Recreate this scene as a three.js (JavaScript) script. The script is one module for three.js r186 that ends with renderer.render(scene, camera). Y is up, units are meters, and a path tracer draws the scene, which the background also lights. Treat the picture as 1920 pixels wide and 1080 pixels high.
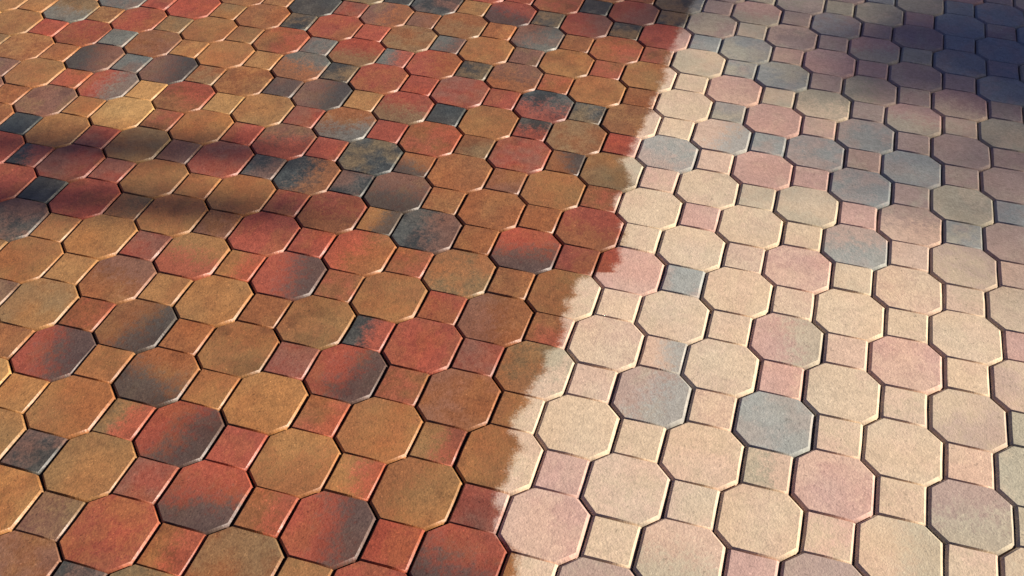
import * as THREE from 'three';
import { mergeGeometries } from 'three/addons/utils/BufferGeometryUtils.js';

// ---------------------------------------------------------------- camera, sky, sun, exposure
const P = 0.115;                                   // metres per paving cell (octagon centre to the square beside it)
const scene = new THREE.Scene();
const camera = new THREE.PerspectiveCamera(29.84, 16 / 9, 0.05, 500);
camera.position.set(8.2113 * P, 13.0848 * P, 9.3756 * P);
camera.up.set(-0.19442, 0.75005, -0.63216);
camera.lookAt(camera.position.clone().add(new THREE.Vector3(-0.21071, -0.66135, -0.71987)));
const renderer = new THREE.WebGLRenderer({ antialias: true });
renderer.toneMapping = THREE.LinearToneMapping;
renderer.toneMappingExposure = 1.9;
renderer.shadowMap.enabled = true;
renderer.shadowMap.type = THREE.PCFSoftShadowMap;

const EL = THREE.MathUtils.degToRad(25);           // height of the sun
const sunDir = new THREE.Vector3(0.98 * Math.cos(EL), Math.sin(EL), -0.199 * Math.cos(EL)).normalize();
// clear deep blue sky, paler towards the horizon and round the sun
{
  const w = 256, h = 128, d = new Float32Array(w * h * 4), dir = new THREE.Vector3();
  for (let y = 0; y < h; y++) for (let x = 0; x < w; x++) {
    const ph = (x + 0.5) / w * 2 * Math.PI - Math.PI, el = ((y + 0.5) / h - 0.5) * Math.PI;
    dir.set(Math.cos(el) * Math.cos(ph), Math.sin(el), Math.cos(el) * Math.sin(ph));
    const up = Math.max(0, dir.y), hz = Math.pow(1 - up, 4), mu = Math.max(0, dir.dot(sunDir)), glow = 0.1 * Math.pow(mu, 8), o = (y * w + x) * 4;
    d[o] = 0.027 + 0.07 * hz + glow; d[o + 1] = 0.037 + 0.08 * hz + glow * 0.9; d[o + 2] = 0.11 + 0.08 * hz + glow * 0.75; d[o + 3] = 1;
    if (dir.y < 0) { d[o] = 0.07; d[o + 1] = 0.065; d[o + 2] = 0.06; }
  }
  const t = new THREE.DataTexture(d, w, h, THREE.RGBAFormat, THREE.FloatType); t.mapping = THREE.EquirectangularReflectionMapping; t.magFilter = t.minFilter = THREE.LinearFilter; t.needsUpdate = true;
  scene.background = t; scene.environment = t;
}

const sun = new THREE.DirectionalLight(0xfff4e6, 5);
sun.position.copy(sunDir).multiplyScalar(20);
sun.castShadow = true;
sun.shadow.radius = 1.4;
sun.shadow.mapSize.set(4096, 4096);
Object.assign(sun.shadow.camera, { left: -9, right: 9, top: 9, bottom: -9, near: 1, far: 60 });
scene.add(sun); scene.add(sun.target);

// ---------------------------------------------------------------- random numbers and noise
function rng(seed) { let s = seed >>> 0; return () => { s = (s + 0x6D2B79F5) | 0; let t = Math.imul(s ^ (s >>> 15), 1 | s); t = (t + Math.imul(t ^ (t >>> 7), 61 | t)) ^ t; return ((t ^ (t >>> 14)) >>> 0) / 4294967296; }; }
const NT = new Float32Array(256 * 256); { const r = rng(77); for (let i = 0; i < NT.length; i++) NT[i] = r(); }
function vn(x, y) {                                 // value noise 0..1
  const xi = Math.floor(x), yi = Math.floor(y); let fx = x - xi, fy = y - yi;
  fx = fx * fx * (3 - 2 * fx); fy = fy * fy * (3 - 2 * fy);
  const x0 = xi & 255, x1 = (xi + 1) & 255, y0 = (yi & 255) << 8, y1 = ((yi + 1) & 255) << 8;
  const a = NT[y0 + x0], b = NT[y0 + x1], c = NT[y1 + x0], d = NT[y1 + x1];
  return a + (b - a) * fx + (c - a) * fy + (a - b - c + d) * fx * fy;
}
const sstep = (a, b, x) => { const t = Math.min(1, Math.max(0, (x - a) / (b - a))); return t * t * (3 - 2 * t); };
const hash = (i, j, k = 0) => { let h = Math.imul(i + 911, 374761393) ^ Math.imul(j + 577, 668265263) ^ Math.imul(k + 131, 2246822519); h = Math.imul(h ^ (h >>> 13), 1274126177); return ((h ^ (h >>> 16)) >>> 0) / 4294967296; };

// ---------------------------------------------------------------- how the pavement is laid
// the rows wander a little, as laid rows do: a smooth drift of the lattice, in cells
const DU = [-0.0408, 0.0648, -0.0528, 0.0811, 0.0401, 0.0235, -0.1403, -0.0304, 0.0034, 0.0569];
const DV = [0.0373, -0.0374, 0.0918, -0.096, -0.0719, 0.0101, 0.0622, -0.1028, -0.0639, -0.066];
const soft = (t) => (Math.abs(t) < 1 ? t : Math.sign(t) * (1 + Math.tanh(Math.abs(t) - 1) * 0.25));
function lay(u, v) {
  const a = soft((u - 3) / 12), b = soft((v - 8) / 10);
  const m = [1, a, b, a * a, a * b, b * b, a * a * a, a * a * b, a * b * b, b * b * b];
  let x = u, y = v; for (let i = 0; i < 10; i++) { x += DU[i] * m[i]; y += DV[i] * m[i]; }
  return [x * P, y * P];
}
// colours of the pavers as they lie, row by row (first number: column of the first paver).
// one letter is a plain paver; two are a blend; a third says where the second colour sits (L R F N: left right far near)
const ROWS = {
  '-3': [-1, 'op kp gt o'], '-2': [-2, 't pg ro orR og to r'],
  '-1': [-3, 't kp t rp rkN orR rkR r rkN to'],
  '0': [-3, 't to grR rkR r toN trR toL rp ro t ogN r'],
  '1': [-4, 'o rkR to okN to t or to trR to r to to t tr tgR to tg'],
  '2': [-5, 'p tg or okR o to rp rkR or op to t t to goR ro t pgN g'],
  '3': [-6, 'g to t opF t t o to krR r rp go o pbR ot b to t o g'],
  '4': [-6, 'kp to t rp trN trR rkR or to ro opL or ot obR t r t to tp g'],
  '5': [-7, 'r k r go to op r r orL or go o to ot t t rgR o ro t tp'],
  '6': [-8, 'r krR rp rp to to to ro roN tkR kpR o rkN ro r b t ot t t t r'],
  '7': [-9, 'o k t rp tg p rp kp koR kp pkN o o o roN t t ot ro tg ot to t'],
  '8': [-9, 'o p to y or to r prN r kg okN o op to or t r t t bpF o tp o'],
  '9': [-10, 'p to or rbR y orF y t rp obN r or og rp okR tg or t tg tg r poN bg p'],
  '10': [-11, 'g ot o pkL b pkR og ot pk pkR t rgN k to krN og r bp o r r bp p g b'],
  '11': [-12, 'y t r ro b op t to t boN kg ro r rp r krN kg o t obR b bp p b p p'],
  '12': [-12, 't t gbN ot ro g to to or bp rgN brR roR kg poN or to o t bg r or bp p p p'],
  '13': [-11, 't o b r r tg o kg ro r og bpR to p to or to t ro tg gtN p rgN og g'],
  '14': [-9, 'o t o o o k rp poR op og o bpL o or or tg bg bg p gpR p rtN p p'],
  '15': [-7, 't g o k g k kp t rkN kg rpR kg r b bg or r rp p p b p'],
  '16': [-4, 'g k p r r r or k rpR kg pg tg po p rgN g b bp g'],
  '17': [-1, 'o r k g o or kg p rgN p pb p p b b g b'],
  '18': [2, 'k r o kg p g gp g g rp b p b b'], '19': [5, 'k p g b p b g b b b'],
};
const PICK = ['t', 'to', 'o', 'or', 'r', 'rp', 'p', 'kp', 'tg', 'rkR', 't', 'y', 'og', 'k', 'b', 'poN', 'krR', 't', 'to', 'trL'];
function code(u, v) {
  const row = ROWS[v];
  if (row) { const t = row[1].split(' ')[u - row[0]]; if (t) return t; }
  return PICK[Math.floor(hash(u, v, 3) * PICK.length)];
}
const KA = 1.36;
const lin = (c) => c.map((q) => Math.pow((q / 255 + 0.055) / 1.055, 2.4) / KA);
const SEALED = { t: lin([166, 120, 72]), y: lin([186, 143, 88]), o: lin([149, 96, 58]), r: lin([162, 84, 62]), p: lin([128, 92, 74]), g: lin([132, 108, 74]), b: lin([112, 112, 102]), k: lin([70, 70, 64]) };
const DRY = { t: lin([229, 205, 171]), y: lin([230, 206, 165]), o: lin([226, 194, 167]), r: lin([218, 177, 159]), p: lin([194, 168, 152]), g: lin([196, 186, 158]), b: lin([170, 173, 164]), k: lin([146, 147, 142]) };

// where the dark sealer stops: brushed edge along one column of pavers, as u at a given v
const EDGE = [[-1, 5.87], [-0.6, 5.75], [-0.4, 5.45], [0.3, 5.19], [0.9, 5.23], [1.3, 5.24], [1.55, 5.0], [2.2, 5.08], [2.7, 5.16], [3.5, 5.13], [3.7, 5.3], [4.4, 5.15], [5.4, 5.18], [5.75, 5.42], [5.85, 5.76], [7.0, 5.69], [7.4, 5.62], [8.04, 5.25], [8.6, 5.56], [8.95, 5.42], [9.43, 5.12], [9.85, 5.28], [10.4, 5.2], [11.2, 5.35], [12, 5.36], [13.5, 5.36], [15, 5.28], [16, 5.35], [30, 5.3]];
function edgeU(v) {
  if (v <= EDGE[0][0]) return 5.5 + 0.3 * vn(v * 1.3, 4.2);
  for (let i = 1; i < EDGE.length; i++) if (v <= EDGE[i][0]) { const [a, x] = EDGE[i - 1], [b, y] = EDGE[i]; return x + (y - x) * (v - a) / (b - a); }
  return 5.3;
}
function seal(u, v) {                               // 1 = sealed, 0 = bare
  if (u < 4.2) return 1; if (u > 6.6) return 0;
  const d = u - edgeU(v) + (vn(u * 5, v * 5) - 0.5) * 0.14 + (vn(u * 14 + 9, v * 14) - 0.5) * 0.06 + (vn(u * 60 + 9, v * 60) - 0.5) * 0.12;
  return 1 - sstep(-0.11, 0.1, d);
}
const NEXT = { t: 'o', y: 't', o: 't', r: 'o', p: 'g', g: 't', b: 'p', k: 'b' };
const cell = new Map();
function info(i, j) {
  const key = i * 1000 + j; let c = cell.get(key); if (c) return c;
  const t = code(i, j), a = t[0], b = t[1] || t[0], dir = t[2] || '';
  const ang = { R: 0, F: Math.PI / 2, L: Math.PI, N: -Math.PI / 2 }[dir] ?? hash(i, j, 5) * 6.283;
  const ja = ang + (hash(i, j, 6) - 0.5) * 0.7;
  c = { a, b, dir, cx: Math.cos(ja), cy: Math.sin(ja), off: (hash(i, j, 7) - 0.5) * 0.16, lum: 0.9 + 0.2 * hash(i, j, 8), warm: (hash(i, j, 9) - 0.5) * 0.12, ox: hash(i, j, 10) * 200, oy: hash(i, j, 11) * 200, blot: hash(i, j, 12), even: (i + j) % 2 === 0 };
  cell.set(key, c); return c;
}
const out = [0, 0, 0];
function paverColour(u, v) {                        // lattice coordinates -> linear albedo in out
  let i = Math.round(u), j = Math.round(v), du = u - i, dv = v - j;
  if ((i + j) & 1) { if (Math.abs(du) > 0.38 || Math.abs(dv) > 0.38) { if (Math.abs(du) > Math.abs(dv)) i += Math.sign(du); else j += Math.sign(dv); du = u - i; dv = v - j; } }
  const c = info(i, j), x = u * 1 + c.ox, y = v * 1 + c.oy;
  const big = vn(x * 2.2, y * 2.2) * 0.6 + vn(x * 5.5, y * 5.5) * 0.4, mid = vn(x * 13, y * 13), fine = vn(x * 34, y * 34), grain = vn(x * 70 + 3, y * 70);
  const h = c.even ? 0.55 : 0.36;
  const along = (du * c.cx + dv * c.cy) / h;
  let m;
  if (c.dir) m = sstep(-0.62, 0.72, along - c.off + (big - 0.5) * 0.7 + (mid - 0.5) * 0.6 + (fine - 0.5) * 0.55 + (grain - 0.5) * 0.45) * 0.84;
  else if (c.a !== c.b) m = 0.72 * sstep(0.15, 0.85, big + along * 0.2 + (mid - 0.5) * 0.2 + (fine - 0.5) * 0.2 + (grain - 0.5) * 0.15);
  else m = 0;
  const s = seal(u, v);
  // the pigments never take evenly: streaks of the neighbouring tone run through every face
  const E = SEALED[NEXT[c.a]], F = DRY[NEXT[c.a]], e = 0.55 * sstep(0.42, 0.75, vn(x * 3.1 + 90, y * 2.2 + 17) * 0.55 + vn(x * 9 + 31, y * 7) * 0.25 + fine * 0.2) * (0.4 + 0.6 * c.blot);
  const dEdge = u > 2.5 && u < 6.5 ? u - edgeU(v) + (vn(u * 2 + 60, v * 1.4) - 0.5) * 1.5 + (vn(u * 7, v * 6 + 9) - 0.5) * 0.5 : -9;
  const wet = 1 - 0.11 * sstep(-0.95, -0.75, dEdge);   // the last strokes of sealer, not yet dried
  const A = SEALED[c.a], B = SEALED[c.b], C = DRY[c.a], D = DRY[c.b];
  // every paver is a casual blend of pigments: cloudy drifts of a rustier or greyer tone
  const cl = vn(x * 1.7 + 40, y * 1.7 + 80) - 0.5, dk = sstep(0.62, 0.85, vn(x * 3 + 11, y * 3 + 70)) * 0.22 * c.blot;
  const ls = (c.lum + (big - 0.5) * 0.22) * (1 - dk) * 1.13 * (0.6 + 0.25 * mid + 0.3 * fine + 0.25 * grain);
  const ld = (0.94 + 0.12 * (c.lum - 0.9) * 5 * 0.5 + (big - 0.5) * 0.08) * (1 - dk * 0.25) * (0.74 + 0.17 * mid + 0.17 * fine + 0.18 * grain);
  const pit = grain * 0.5 + vn(x * 41, y * 41 + 50) * 0.5;
  const pk = pit < 0.2 ? 0.66 : pit > 0.87 ? 1.6 : pit > 0.8 ? 1.25 : 1;
  const hole = vn(x * 24 + 7, y * 24 + 33) > 0.955 ? 0.62 : 1;   // pits in the cast face
  for (let k = 0; k < 3; k++) {
    const w = k === 0 ? 1 + c.warm + cl * 0.14 : k === 2 ? 1 - c.warm - cl * 0.2 : 1 - cl * 0.06;
    const a0 = A[k] + (E[k] - A[k]) * e, c0 = C[k] + (F[k] - C[k]) * e, se = (a0 + (B[k] - a0) * m) * ls * w * wet, dr = (c0 + (D[k] - c0) * m) * ld * (1 + (w - 1) * 0.35);
    out[k] = (dr + (se - dr) * s) * (1 + (pk - 1) * (0.5 + 0.5 * s)) * hole;
  }
  return s;
}
const toS = new Uint8Array(4097); for (let i = 0; i <= 4096; i++) { const x = i / 4096; toS[i] = Math.round(255 * (x <= 0.0031308 ? x * 12.92 : 1.055 * Math.pow(x, 1 / 2.4) - 0.055)); }
const U0 = -17, V0 = -6, TU = 18, TV = 16;          // two by two sheets of paint cover the pavers that the photograph shows
function grainMap() {                               // fine relief of the cast concrete faces, tiles every 0.4 m
  const n = 512, d = new Uint8Array(n * n * 4), r = rng(5), f = new Float32Array(n * n);
  for (let o = 0; o < 4; o++) {
    const g = [16, 48, 128, 256][o], amp = [0.12, 0.2, 0.35, 0.4][o], t = new Float32Array(g * g); for (let i = 0; i < t.length; i++) t[i] = r();
    for (let y = 0; y < n; y++) for (let x = 0; x < n; x++) {
      const X = x * g / n, Y = y * g / n, xi = Math.floor(X), yi = Math.floor(Y), fx = X - xi, fy = Y - yi, x1 = (xi + 1) % g, y1 = (yi + 1) % g;
      f[y * n + x] += amp * ((t[yi * g + xi] * (1 - fx) + t[yi * g + x1] * fx) * (1 - fy) + (t[y1 * g + xi] * (1 - fx) + t[y1 * g + x1] * fx) * fy);
    }
  }
  for (let i = 0; i < n * n; i++) { d[i * 4] = d[i * 4 + 1] = d[i * 4 + 2] = Math.min(255, f[i] * 240); d[i * 4 + 3] = 255; }
  const t = new THREE.DataTexture(d, n, n); t.wrapS = t.wrapT = THREE.RepeatWrapping; t.magFilter = THREE.LinearFilter; t.minFilter = THREE.LinearMipmapLinearFilter; t.generateMipmaps = true; t.needsUpdate = true; return t;
}
const BUMP = grainMap();
function paintSheet(tu, tv) {
  const n = 2048, d = new Uint8Array(n * n * 4), u0 = U0 + tu * TU - 1, v0 = V0 + tv * TV - 1, su = TU + 2, sv = TV + 2;
  for (let y = 0; y < n; y++) for (let x = 0; x < n; x++) {
    paverColour(u0 + (x + 0.5) / n * su, v0 + (y + 0.5) / n * sv);
    const o = (y * n + x) * 4;
    for (let k = 0; k < 3; k++) d[o + k] = toS[Math.min(4096, Math.max(0, out[k] * 4096)) | 0];
    d[o + 3] = 255;
  }
  const t = new THREE.DataTexture(d, n, n); t.colorSpace = THREE.SRGBColorSpace; t.magFilter = THREE.LinearFilter; t.minFilter = THREE.LinearMipmapLinearFilter; t.generateMipmaps = true; t.needsUpdate = true;
  const q = 512, e = new Uint8Array(q * q * 4);
  for (let y = 0; y < q; y++) for (let x = 0; x < q; x++) {
    const u = u0 + (x + 0.5) / q * su, v = v0 + (y + 0.5) / q * sv, o = (y * q + x) * 4;
    e[o] = e[o + 2] = 0; e[o + 1] = 255 * (0.93 - 0.42 * seal(u, v) + 0.1 * (vn(u * 9, v * 9) - 0.5)); e[o + 3] = 255;
  }
  const rt = new THREE.DataTexture(e, q, q); rt.magFilter = THREE.LinearFilter; rt.needsUpdate = true;
  const bump = BUMP.clone(); bump.repeat.set(su * P / 0.4, sv * P / 0.4); bump.needsUpdate = true;
  return { u0, v0, su, sv, m: new THREE.MeshStandardMaterial({ map: t, roughness: 1, roughnessMap: rt, bumpMap: bump, bumpScale: 0.0007 }) };
}
const SHEETS = [[paintSheet(0, 0), paintSheet(0, 1)], [paintSheet(1, 0), paintSheet(1, 1)]];

// ---------------------------------------------------------------- one paver
// half joint, chamfer width and depth, in cells: the joints between columns are wide, those within a column tight
const DEPTH = 0.042;
const gapOf = (tight) => (n) => (Math.abs(n[1]) > 0.9 ? tight : 0.016), chamOf = (n) => (Math.abs(n[1]) > 0.9 ? 0.015 : 0.036);
const OCT = [[0.62, -0.38], [0.62, 0.38], [0.38, 0.62], [-0.38, 0.62], [-0.62, 0.38], [-0.62, -0.38], [-0.38, -0.62], [0.38, -0.62]];
const SQ = [[0.38, -0.38], [0.38, 0.38], [-0.38, 0.38], [-0.38, -0.38]];
function inset(poly, dist) {                        // every edge moved in by dist(its outward normal)
  const n = poly.length, N = poly.map((p, i) => { const q = poly[(i + 1) % n], l = Math.hypot(q[0] - p[0], q[1] - p[1]); return [(q[1] - p[1]) / l, -(q[0] - p[0]) / l]; });
  return poly.map((p, i) => {
    const a = N[(i + n - 1) % n], b = N[i], d1 = dist(a), d2 = dist(b), det = a[0] * b[1] - a[1] * b[0];
    if (Math.abs(det) < 0.15) return [p[0] - b[0] * d2, p[1] - b[1] * d2];
    return [p[0] - (d1 * b[1] - d2 * a[1]) / det, p[1] - (a[0] * d2 - b[0] * d1) / det];
  });
}
function split(poly, r, wob) {                      // a second corner in the middle of each long edge, edges a little uneven
  const o = [];
  poly.forEach((p, i) => { const q = poly[(i + 1) % poly.length]; o.push([p[0] + (r() - 0.5) * wob, p[1] + (r() - 0.5) * wob]); if (Math.hypot(q[0] - p[0], q[1] - p[1]) > 0.5) { const t = 0.35 + 0.3 * r(); o.push([p[0] + (q[0] - p[0]) * t + (r() - 0.5) * wob, p[1] + (q[1] - p[1]) * t + (r() - 0.5) * wob]); } });
  return o;
}
function paverGeometry(i, j, sheet, simple) {
  const r = rng(i * 7919 + j * 104729 + 12345), even = (i + j) % 2 === 0, base = even ? OCT : SQ;
  const chamfer = (q) => chamOf(q) * (i > 5 ? 1.2 : 0.82), gap = gapOf(0.0035 + 0.006 * hash(i, j, 21) * (i > 5 ? 0.5 : 1)), rim = simple ? inset(base, gap) : split(inset(base, gap), r, 0.012), cw = 0.92 + 0.16 * r();
  const top = inset(rim, (q) => chamfer(q) * cw);
  const rot = (r() - 0.5) * 0.014, cx = (r() - 0.5) * 0.012, cy = (r() - 0.5) * 0.012, tx = (r() - 0.5) * 0.012, ty = (r() - 0.5) * 0.012, hz = (r() - 0.5) * 0.012;
  const n = rim.length, pos = [], uv = [], idx = [];
  const put = (p, z) => {
    const a = p[0] * Math.cos(rot) - p[1] * Math.sin(rot) + cx, b = p[0] * Math.sin(rot) + p[1] * Math.cos(rot) + cy;
    const [X, Y] = lay(i + a, j + b); pos.push(X, (hz + z + tx * p[0] + ty * p[1]) * P, -Y);
    if (sheet) uv.push((i + p[0] - sheet.u0) / sheet.su, (j + p[1] - sheet.v0) / sheet.sv);
    return pos.length / 3 - 1;
  };
  const cen = put([0, 0], 0.006), T = top.map((p) => put(p, 0));                  // faces are very slightly domed
  for (let k = 0; k < n; k++) idx.push(cen, T[k], T[(k + 1) % n]);
  const T2 = top.map((p) => put(p, 0)), R1 = rim.map((p) => put(p, -DEPTH));
  const ring = (a, b) => { for (let k = 0; k < n; k++) { const q = (k + 1) % n; idx.push(a[k], b[k], b[q], a[k], b[q], a[q]); } };
  ring(T2, R1);
  const R2 = rim.map((p) => put(p, -DEPTH)), B = rim.map((p) => put(p, -0.25)); ring(R2, B);
  let g = new THREE.BufferGeometry(); g.setAttribute('position', new THREE.Float32BufferAttribute(pos, 3));
  if (sheet) g.setAttribute('uv', new THREE.Float32BufferAttribute(uv, 2));
  g.setIndex(idx);
  if (simple) { g = g.toNonIndexed(); } g.computeVertexNormals();
  return g;
}

// ---------------------------------------------------------------- the pavement
const names = {};
const numbered = (n) => { const k = names[n] = (names[n] ?? -1) + 1; return k ? n + '_' + String(k).padStart(3, '0') : n; };
const pavement = new THREE.Group(); pavement.name = 'pavement';
pavement.userData = { kind: 'structure', label: 'concrete paving of octagons and squares, left half sealed dark, right half bare and pale', category: 'pavement' };
scene.add(pavement);
function meshOf(name, g, m, parent) { const o = new THREE.Mesh(g, m); o.name = name; o.castShadow = o.receiveShadow = true; parent.add(o); return o; }
const inView = (u, v) => {                          // pavers the photograph shows
  const [x, y] = lay(u, v), p = new THREE.Vector3(x, 0, -y).project(camera);
  return Math.abs(p.x) < 1.1 && p.y < 1.09 && p.y > -1.22;
};
camera.aspect = 16 / 9; camera.updateProjectionMatrix(); camera.updateMatrixWorld(true);
const WORD = { t: 'tan', y: 'light tan', o: 'rust brown', r: 'red', p: 'purple brown', g: 'olive brown', b: 'blue grey', k: 'charcoal' };
const PALE = { t: 'cream', y: 'cream', o: 'peach', r: 'pale pink', p: 'pinkish grey', g: 'greyish cream', b: 'pale blue grey', k: 'grey' };
const far = { o: [], s: [] };
for (let v = -18; v <= 46; v++) for (let u = -42; u <= 46; u++) {
  const even = (u + v) % 2 === 0;
  if (inView(u, v)) {
    const tu = Math.min(1, Math.floor((u - U0) / TU)), tv = Math.min(1, Math.floor((v - V0) / TV)), sh = SHEETS[tu][tv];
    const o = meshOf(numbered(even ? 'octagonal_paver' : 'square_paver'), paverGeometry(u, v, sh, false), sh.m, pavement);
    const c = info(u, v);
    if (even && 'kb'.includes(c.a + '') || (c.dir && 'kb'.includes(c.b))) { const W = u < 5.3 ? WORD : PALE; o.userData.label = (c.a === c.b || W[c.a] === W[c.b] ? W[c.a] : W[c.a] + ' and ' + W[c.b]) + (even ? ' octagonal paver' : ' square paver'); }
  } else {
    const g = paverGeometry(u, v, null, true), n = g.attributes.position.count, col = new Float32Array(n * 3), c = info(u, v), W = u < 5.3 ? SEALED : DRY;
    for (let k = 0; k < n; k++) for (let q = 0; q < 3; q++) col[k * 3 + q] = (W[c.a][q] * 0.6 + W[c.b][q] * 0.4) * c.lum * (u < 5.3 ? 1 : 0.96);
    g.setAttribute('color', new THREE.BufferAttribute(col, 3)); far[even ? 'o' : 's'].push(g);
  }
}
const farMat = new THREE.MeshStandardMaterial({ vertexColors: true, roughness: 0.8 });
meshOf('octagonal_paver_field', mergeGeometries(far.o), farMat, pavement).userData.kind = 'stuff';
meshOf('square_paver_field', mergeGeometries(far.s), farMat, pavement).userData.kind = 'stuff';

// sand in the joints: stained dark where the sealer ran into it
{
  const n = 1024, d = new Uint8Array(n * n * 4), su = 40, sv = 36;
  const S = lin([72, 46, 30]), D = lin([150, 126, 100]);
  for (let y = 0; y < n; y++) for (let x = 0; x < n; x++) {
    const u = -19 + x / n * su, v = -8 + y / n * sv, s = seal(u, v), f = 0.7 + 0.3 * hash(x, y, 1) + 0.4 * (vn(u * 6, v * 6) - 0.5), o = (y * n + x) * 4;
    for (let k = 0; k < 3; k++) d[o + k] = toS[Math.min(4096, (D[k] + (S[k] - D[k]) * s) * f * 4096) | 0]; d[o + 3] = 255;
  }
  const t = new THREE.DataTexture(d, n, n); t.colorSpace = THREE.SRGBColorSpace; t.magFilter = THREE.LinearFilter; t.needsUpdate = true;
  const N = 120, pos = [], uv = [], idx = [];
  for (let j = 0; j <= N; j++) for (let i = 0; i <= N; i++) {
    const u = -43 + 90 * i / N, v = -19 + 66 * j / N; const [X, Y] = lay(u, v);
    pos.push(X, -0.0085 - 0.005 * vn(u * 2.1, v * 2.1), -Y); uv.push((u + 19) / su, (v + 8) / sv);
  }
  for (let j = 0; j < N; j++) for (let i = 0; i < N; i++) { const a = j * (N + 1) + i; idx.push(a, a + 1, a + N + 2, a, a + N + 2, a + N + 1); }
  const g = new THREE.BufferGeometry(); g.setAttribute('position', new THREE.Float32BufferAttribute(pos, 3)); g.setAttribute('uv', new THREE.Float32BufferAttribute(uv, 2)); g.setIndex(idx); g.computeVertexNormals();
  meshOf('joint_sand', g, new THREE.MeshStandardMaterial({ map: t, roughness: 1 }), pavement);
}
// open ground round the paving
const gg = new THREE.PlaneGeometry(300, 300); gg.rotateX(-Math.PI / 2); gg.translate(0, -0.04, 0);
meshOf('ground', gg, new THREE.MeshStandardMaterial({ color: new THREE.Color(0.17, 0.15, 0.11), roughness: 1 }), scene).userData = { kind: 'structure', label: 'bare earth around the paving', category: 'ground' };

// ---------------------------------------------------------------- the trees to the right that shade the paving (outside the frame)
const bark = new THREE.MeshStandardMaterial({ color: new THREE.Color(0.13, 0.1, 0.075), roughness: 0.95 });
const leafMat = new THREE.MeshStandardMaterial({ color: new THREE.Color(0.06, 0.1, 0.03), roughness: 0.7, side: THREE.DoubleSide });
function leafShape() {
  const g = new THREE.BufferGeometry();
  g.setAttribute('position', new THREE.Float32BufferAttribute([0, 0, 0, 0.22, 0.4, 0.06, 0, 0.5, 0, -0.22, 0.4, 0.06, 0, 1, -0.08], 3));
  g.setIndex([0, 1, 2, 0, 2, 3, 1, 4, 2, 2, 4, 3]); g.computeVertexNormals(); return g;
}
const LEAF = leafShape();
function tube(pts, r0, r1, seg = 24) {
  const c = new THREE.CatmullRomCurve3(pts.map((p) => new THREE.Vector3(...p))), g = new THREE.TubeGeometry(c, seg, r0, 9), a = g.attributes.position, q = new THREE.Vector3();
  for (let s = 0; s <= seg; s++) { const ctr = c.getPointAt(s / seg), k = (r0 + (r1 - r0) * s / seg) / r0; for (let t = 0; t <= 9; t++) { const i = s * 10 + t; q.fromBufferAttribute(a, i).sub(ctr).multiplyScalar(k).add(ctr); a.setXYZ(i, q.x, q.y, q.z); } }
  g.computeVertexNormals(); return g;
}
function leaves(list, parent, name) {               // list of [x, y, z, size]
  const m = new THREE.InstancedMesh(LEAF, leafMat, list.length), r = rng(list.length + 3), M = new THREE.Matrix4(), q = new THREE.Quaternion(), e = new THREE.Euler();
  list.forEach((p, i) => { e.set(r() * 6.3, r() * 6.3, r() * 6.3); q.setFromEuler(e); M.compose(new THREE.Vector3(p[0], p[1], p[2]), q, new THREE.Vector3(p[3], p[3], p[3])); m.setMatrixAt(i, M); });
  m.name = name; m.castShadow = m.receiveShadow = true; m.userData.kind = 'stuff'; parent.add(m); return m;
}
function along(u, v, h) { const [x, y] = lay(u, v), s = h / sunDir.y; return [x + sunDir.x * s, h, -y + sunDir.z * s]; }   // the point at height h whose shadow falls on paving cell (u, v)
function treeBase(name, x, z, label) { const o = new THREE.Group(); o.name = name; o.position.set(x, 0, z); o.userData = { label, category: 'tree' }; scene.add(o); return o; }
{ // a broad dense tree: its edge shades the far right corner
  const c = along(33.8, 22.5, 5), t = treeBase('shade_tree', c[0], c[2], 'broad dense leafy tree beyond the right edge, shading the far right corner');
  const limbs = [tube([[0, -0.05, 0], [0.05, 1.4, 0.03], [-0.04, 2.8, 0], [0, 4.6, 0.05]], 0.2, 0.09)];
  const r = rng(41);
  for (let k = 0; k < 9; k++) { const a = k * 2.4, h = 2.9 + 0.2 * k; limbs.push(tube([[0, h, 0], [Math.cos(a) * 0.5, h + 0.45, Math.sin(a) * 0.5], [Math.cos(a) * 1.0, h + 0.8, Math.sin(a) * 0.95]], 0.07, 0.02, 10)); }
  meshOf('trunk', mergeGeometries(limbs), bark, t);
  const L = [];
  for (let k = 0; k < 150; k++) {                    // leafy clumps, closest together in the middle
    const a = r() * 6.283, y = r() * 2 - 1, rr = Math.pow(r(), 0.42) * 1.2, s = Math.sqrt(1 - y * y), n = 330, cr = 0.18 + 0.12 * r();
    const X = Math.cos(a) * s * rr, Y = 5 + y * rr * 1.0, Z = Math.sin(a) * s * rr;
    for (let q = 0; q < n; q++) { const b = r() * 6.283, w = r() * 2 - 1, d = Math.cbrt(r()) * cr * 1.25, ss = Math.sqrt(1 - w * w); L.push([X + Math.cos(b) * ss * d, Y + w * d, Z + Math.sin(b) * ss * d, 0.05 + 0.04 * r()]); }
  }
  for (let k = 0; k < 215;) {                        // thin outer twigs of the crown, through which half the sun still comes
    const u = 1 + 20 * r(), s = 17.5 + 17 * r(), v = s - 0.9 * u; if (r() > sstep(17.8, 23.5, s)) continue; k++;
    const p = along(u, v, 5 + Math.max(-0.4, (33.8 - u) * P / 2.14 * 0.85) + 0.25 * (r() - 0.5));
    for (let q = 0; q < 13; q++) L.push([p[0] - c[0] + (r() - 0.5) * 0.3, p[1] + (r() - 0.5) * 0.3, p[2] - c[2] + (r() - 0.5) * 0.3, 0.05 + 0.03 * r()]);
  }
  leaves(L, t, 'crown');
}
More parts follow.
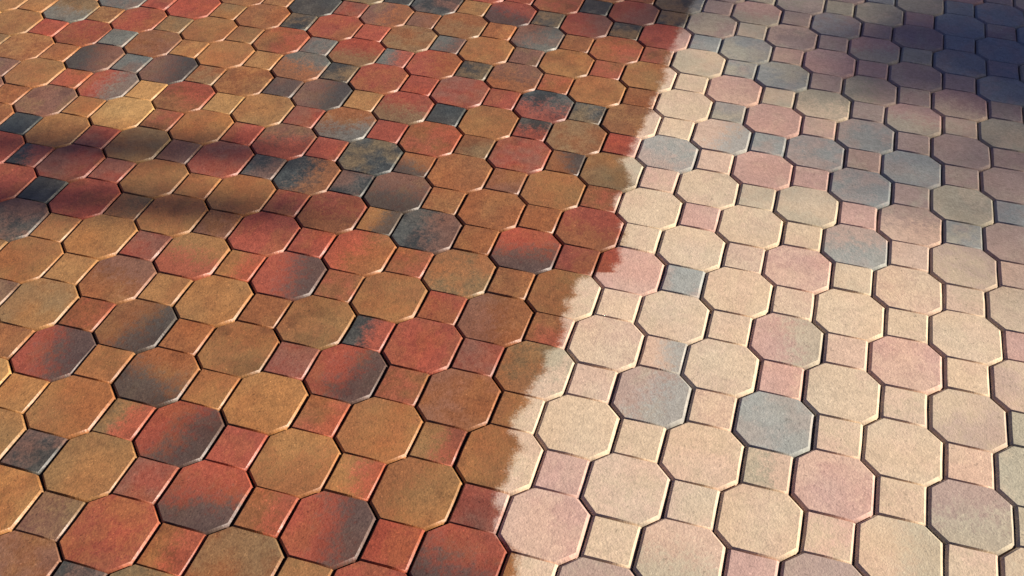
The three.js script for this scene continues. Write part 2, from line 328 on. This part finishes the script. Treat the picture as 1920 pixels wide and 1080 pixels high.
{ // a second tree with drooping leafy sprays: two streaks of shade on the left
  const X = 9.6, Z = -0.6, t = treeBase('drooping_tree', X, Z, 'slender tree beyond the right edge with drooping leafy sprays');
  const loc = (p) => [p[0] - X, p[1], p[2] - Z];
  const sprays = [
    { tip: [-1.7, 7.55], h: 4.7, len: 0.76, w0: 0.06, w1: 0.032, n: 620 },
    { tip: [-0.5, 5.72], h: 4.6, len: 0.8, w0: 0.085, w1: 0.032, n: 900 },
    { tip: [-5.2, 6.35], h: 4.9, len: 0.45, w0: 0.07, w1: 0.03, n: 160 },
  ];
  const L = [], wood = [tube([[0, -0.05, 0], [0.06, 2, 0.05], [-0.05, 4, 0.02], [0.1, 6.2, 0.2], [0.2, 7.2, 0.4]], 0.15, 0.05)];
  const r = rng(99);
  for (const s of sprays) {
    const p = loc(along(s.tip[0], s.tip[1], s.h)), top = [p[0] + 0.03, p[1] + s.len, p[2]];
    wood.push(tube([[-0.02, 5.0, 0.1], [top[0] * 0.4, 5.75, top[2] * 0.4], [top[0] * 0.85, top[1] + 0.22, top[2] * 0.85], top, [p[0], p[1] + s.len * 0.5, p[2] + 0.01], [p[0], p[1], p[2]]], 0.035, 0.004, 60));
    const tufts = Array.from({ length: 9 }, () => [(r() - 0.5) * 0.09, (r() - 0.5) * 0.09, 0.5 + r()]);
    for (let k = 0; k < s.n; k++) {
      const i = Math.floor(Math.pow(r(), 1.2) * 9), f = Math.max(0, (i + 0.5 + (r() + r() - 1) * 0.8) / 9), w = s.w1 + (s.w0 - s.w1) * Math.min(1, f), g = tufts[i];
      if (r() > g[2]) continue;
      const a = r() * 6.283, d = Math.sqrt(r()) * w; L.push([p[0] + g[0] * f + Math.cos(a) * d, p[1] + f * s.len, p[2] + g[1] * f + Math.sin(a) * d, 0.03 + 0.025 * r()]);
    }
  }
  meshOf('trunk', mergeGeometries(wood), bark, t);
  for (let k = 0; k < 40; k++) { const a = r() * 6.283, y = r() * 2 - 1, s = Math.sqrt(1 - y * y), rr = Math.cbrt(r()) * 0.9; for (let q = 0; q < 200; q++) { const b = r() * 6.283, w = r() * 2 - 1, d = Math.cbrt(r()) * 0.3, ss = Math.sqrt(1 - w * w); L.push([0.3 + Math.cos(a) * s * rr + Math.cos(b) * ss * d, 7.3 + y * rr + w * d, 0.7 + Math.sin(a) * s * rr + Math.sin(b) * ss * d, 0.06 + 0.04 * r()]); } }
  leaves(L, t, 'crown');
}

renderer.render(scene, camera);
